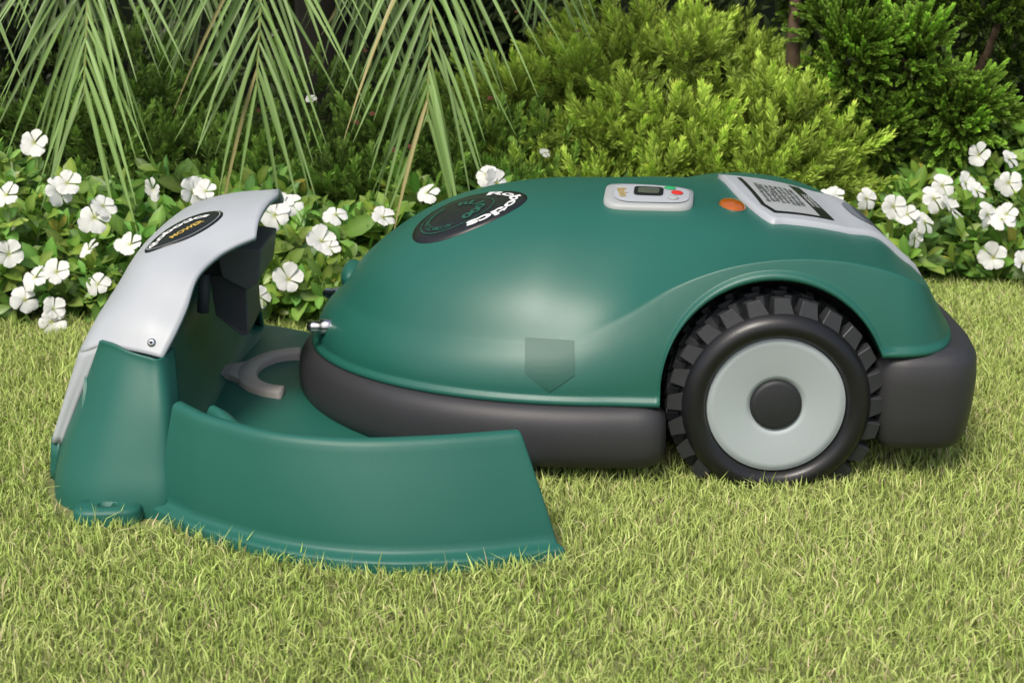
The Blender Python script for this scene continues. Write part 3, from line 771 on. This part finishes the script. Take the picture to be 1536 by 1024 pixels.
frond((-.50, 1.75, 1.30), (-.47, 1.2, 1.10), (-.50, 1.02, .43), X, .36)
frond((-.15, 1.75, 1.30), (-.14, 1.2, 1.10), (-.165, .98, .37), X, .36)
frond((-1.1, 1.8, 1.3), (-1.2, 1.3, 1.1), (-1.20, 1.1, .44), X, .40, .9)
frond((-.35, 1.9, 1.3), (-.30, 1.5, 1.0), (-.30, 1.35, .58), X, .30, .65)
frond((-.7, 1.9, 1.3), (-.66, 1.5, 1.0), (-.66, 1.35, .56), X, .30, .65)
frond((-.95, 2.0, 1.3), (-.98, 1.6, 1.0), (-1.0, 1.45, .56), X, .30, .6)
frond((-.1, 1.9, 1.3), (.05, 1.5, 1.05), (.08, 1.38, .64), (.95, 0, .3), .26, .7)
for k in range(12):
    a = 2*math.pi*k/12+.2; c, s = math.cos(a), math.sin(a)
    frond((-.5+.05*c, 2.1+.05*s, 1.4), (-.5+.7*c, 2.1+.55*s, 2.1), (-.5+1.2*c, 2.1+.9*s+.2, 1.25+.15*math.sin(k*5)), (-s, c, 0), .36, .8, 22)
raw_mesh('fronds', np.array(pv), np.array(pl), np.array(pt_), np.array(pc), PALM, palm)
branch(palm, 'trunk', [(-.5, 2.3, -.02), (-.52, 2.28, .4), (-.48, 2.2, .9), (-.5, 2.1, 1.42)], .085, .065, WD2)

# background hedge
hedge = empty('background_hedge')
hb, nt, b = nodes('hedge_shade_backing'); b.inputs['Base Color'].default_value = (.008, .014, .005, 1); b.inputs['Roughness'].default_value = 1  # near-black filler surface, painted as the shade between hedge leaves
rows = []
for i in range(41):
    x = -6+12*i/40
    rows.append([(x, 3.0+.12*math.sin(i*1.7)+(0.15*math.sin(j*2.1+i)), z) for j, z in enumerate((-.02, .4, .8, 1.2, 1.6, 1.95))]+[(x, 3.9, 2.1), (x, 4.6, 1.5), (x, 4.8, -.02)])
grid_obj('shade_backing', surf(rows, 2, 3), hb, hedge)
n = 45000
x = rng.uniform(-4.5, 4.5, n); z = rng.uniform(0, 1.9, n)**1.0; y = 2.72+rng.exponential(.13, n)+.12*np.sin(x*3+z*4)+.1*np.sin(z*7+x*9)
v, f, c = leaf_t(.06, .018, (0, .4, 1), (.2, 1, .05), .2, .1)
cl_ = .35+.65*np.clip(.5+.5*np.sin(x*4+1)*np.sin(z*6+x*2)+rng.normal(0, .25, n), 0, 1)
inst('leaves', v, f, c, frames(rng.normal(0, .7, (n, 3))+np.array([0, -.5, .2]), rng.normal(0, 1, (n, 3))), np.stack([x, y, z], 1), rng.uniform(.6, 1.4, n), np.array([.10, .155, .045])*cl_[:, None], LM, hedge)
fil = empty('low_groundcover')
n = 9000
x = rng.uniform(-2.2, 2.2, n); y = rng.uniform(1.2, 2.7, n); z = rng.random(n)*(.16+.05*np.sin(x*5))
inst('leaves', v, f, c, frames(rng.normal(0, .6, (n, 3))+np.array([0, -.3, .6]), rng.normal(0, 1, (n, 3))), np.stack([x, y, z], 1), rng.uniform(.5, 1.2, n), np.array([.07, .14, .035])*rng.uniform(.5, 1.3, (n, 1)), LM, fil)

# ================================================================== LIGHT, CAMERA
w = bpy.data.worlds.new('World'); scene.world = w; w.use_nodes = True
nt = w.node_tree; bg = nt.nodes['Background']; sky = nt.nodes.new('ShaderNodeTexSky'); sky.sky_type = 'NISHITA'; sky.sun_disc = False
S = Vector((-.30, -.62, 1.0)).normalized()
sky.sun_elevation = math.asin(S.z); sky.sun_rotation = math.atan2(S.x, S.y)
sky.air_density = 1.0; sky.dust_density = 4.0; sky.ozone_density = .4
nt.links.new(sky.outputs[0], bg.inputs[0]); bg.inputs[1].default_value = .15
sl = bpy.data.lights.new('sun', 'SUN'); sl.energy = 2.5; sl.angle = math.radians(16); sl.color = (1, .96, .88)
so = link(bpy.data.objects.new('sun', sl)); so.rotation_euler = (-S).to_track_quat('-Z', 'Y').to_euler()
cam = bpy.data.cameras.new('camera'); cam.lens = 36*2300/1536; cam.sensor_width = 36; cam.clip_end = 300; cam.clip_start = .05
cam.dof.use_dof = True; cam.dof.focus_distance = 2.2; cam.dof.aperture_fstop = 10
co = link(bpy.data.objects.new('camera', cam)); co.location = (0, -2.0, .8); co.rotation_euler = (math.radians(90-16.35), 0, 0)
scene.camera = co
scene.view_settings.view_transform = 'Standard'; scene.view_settings.look = 'None'; scene.view_settings.exposure = 0
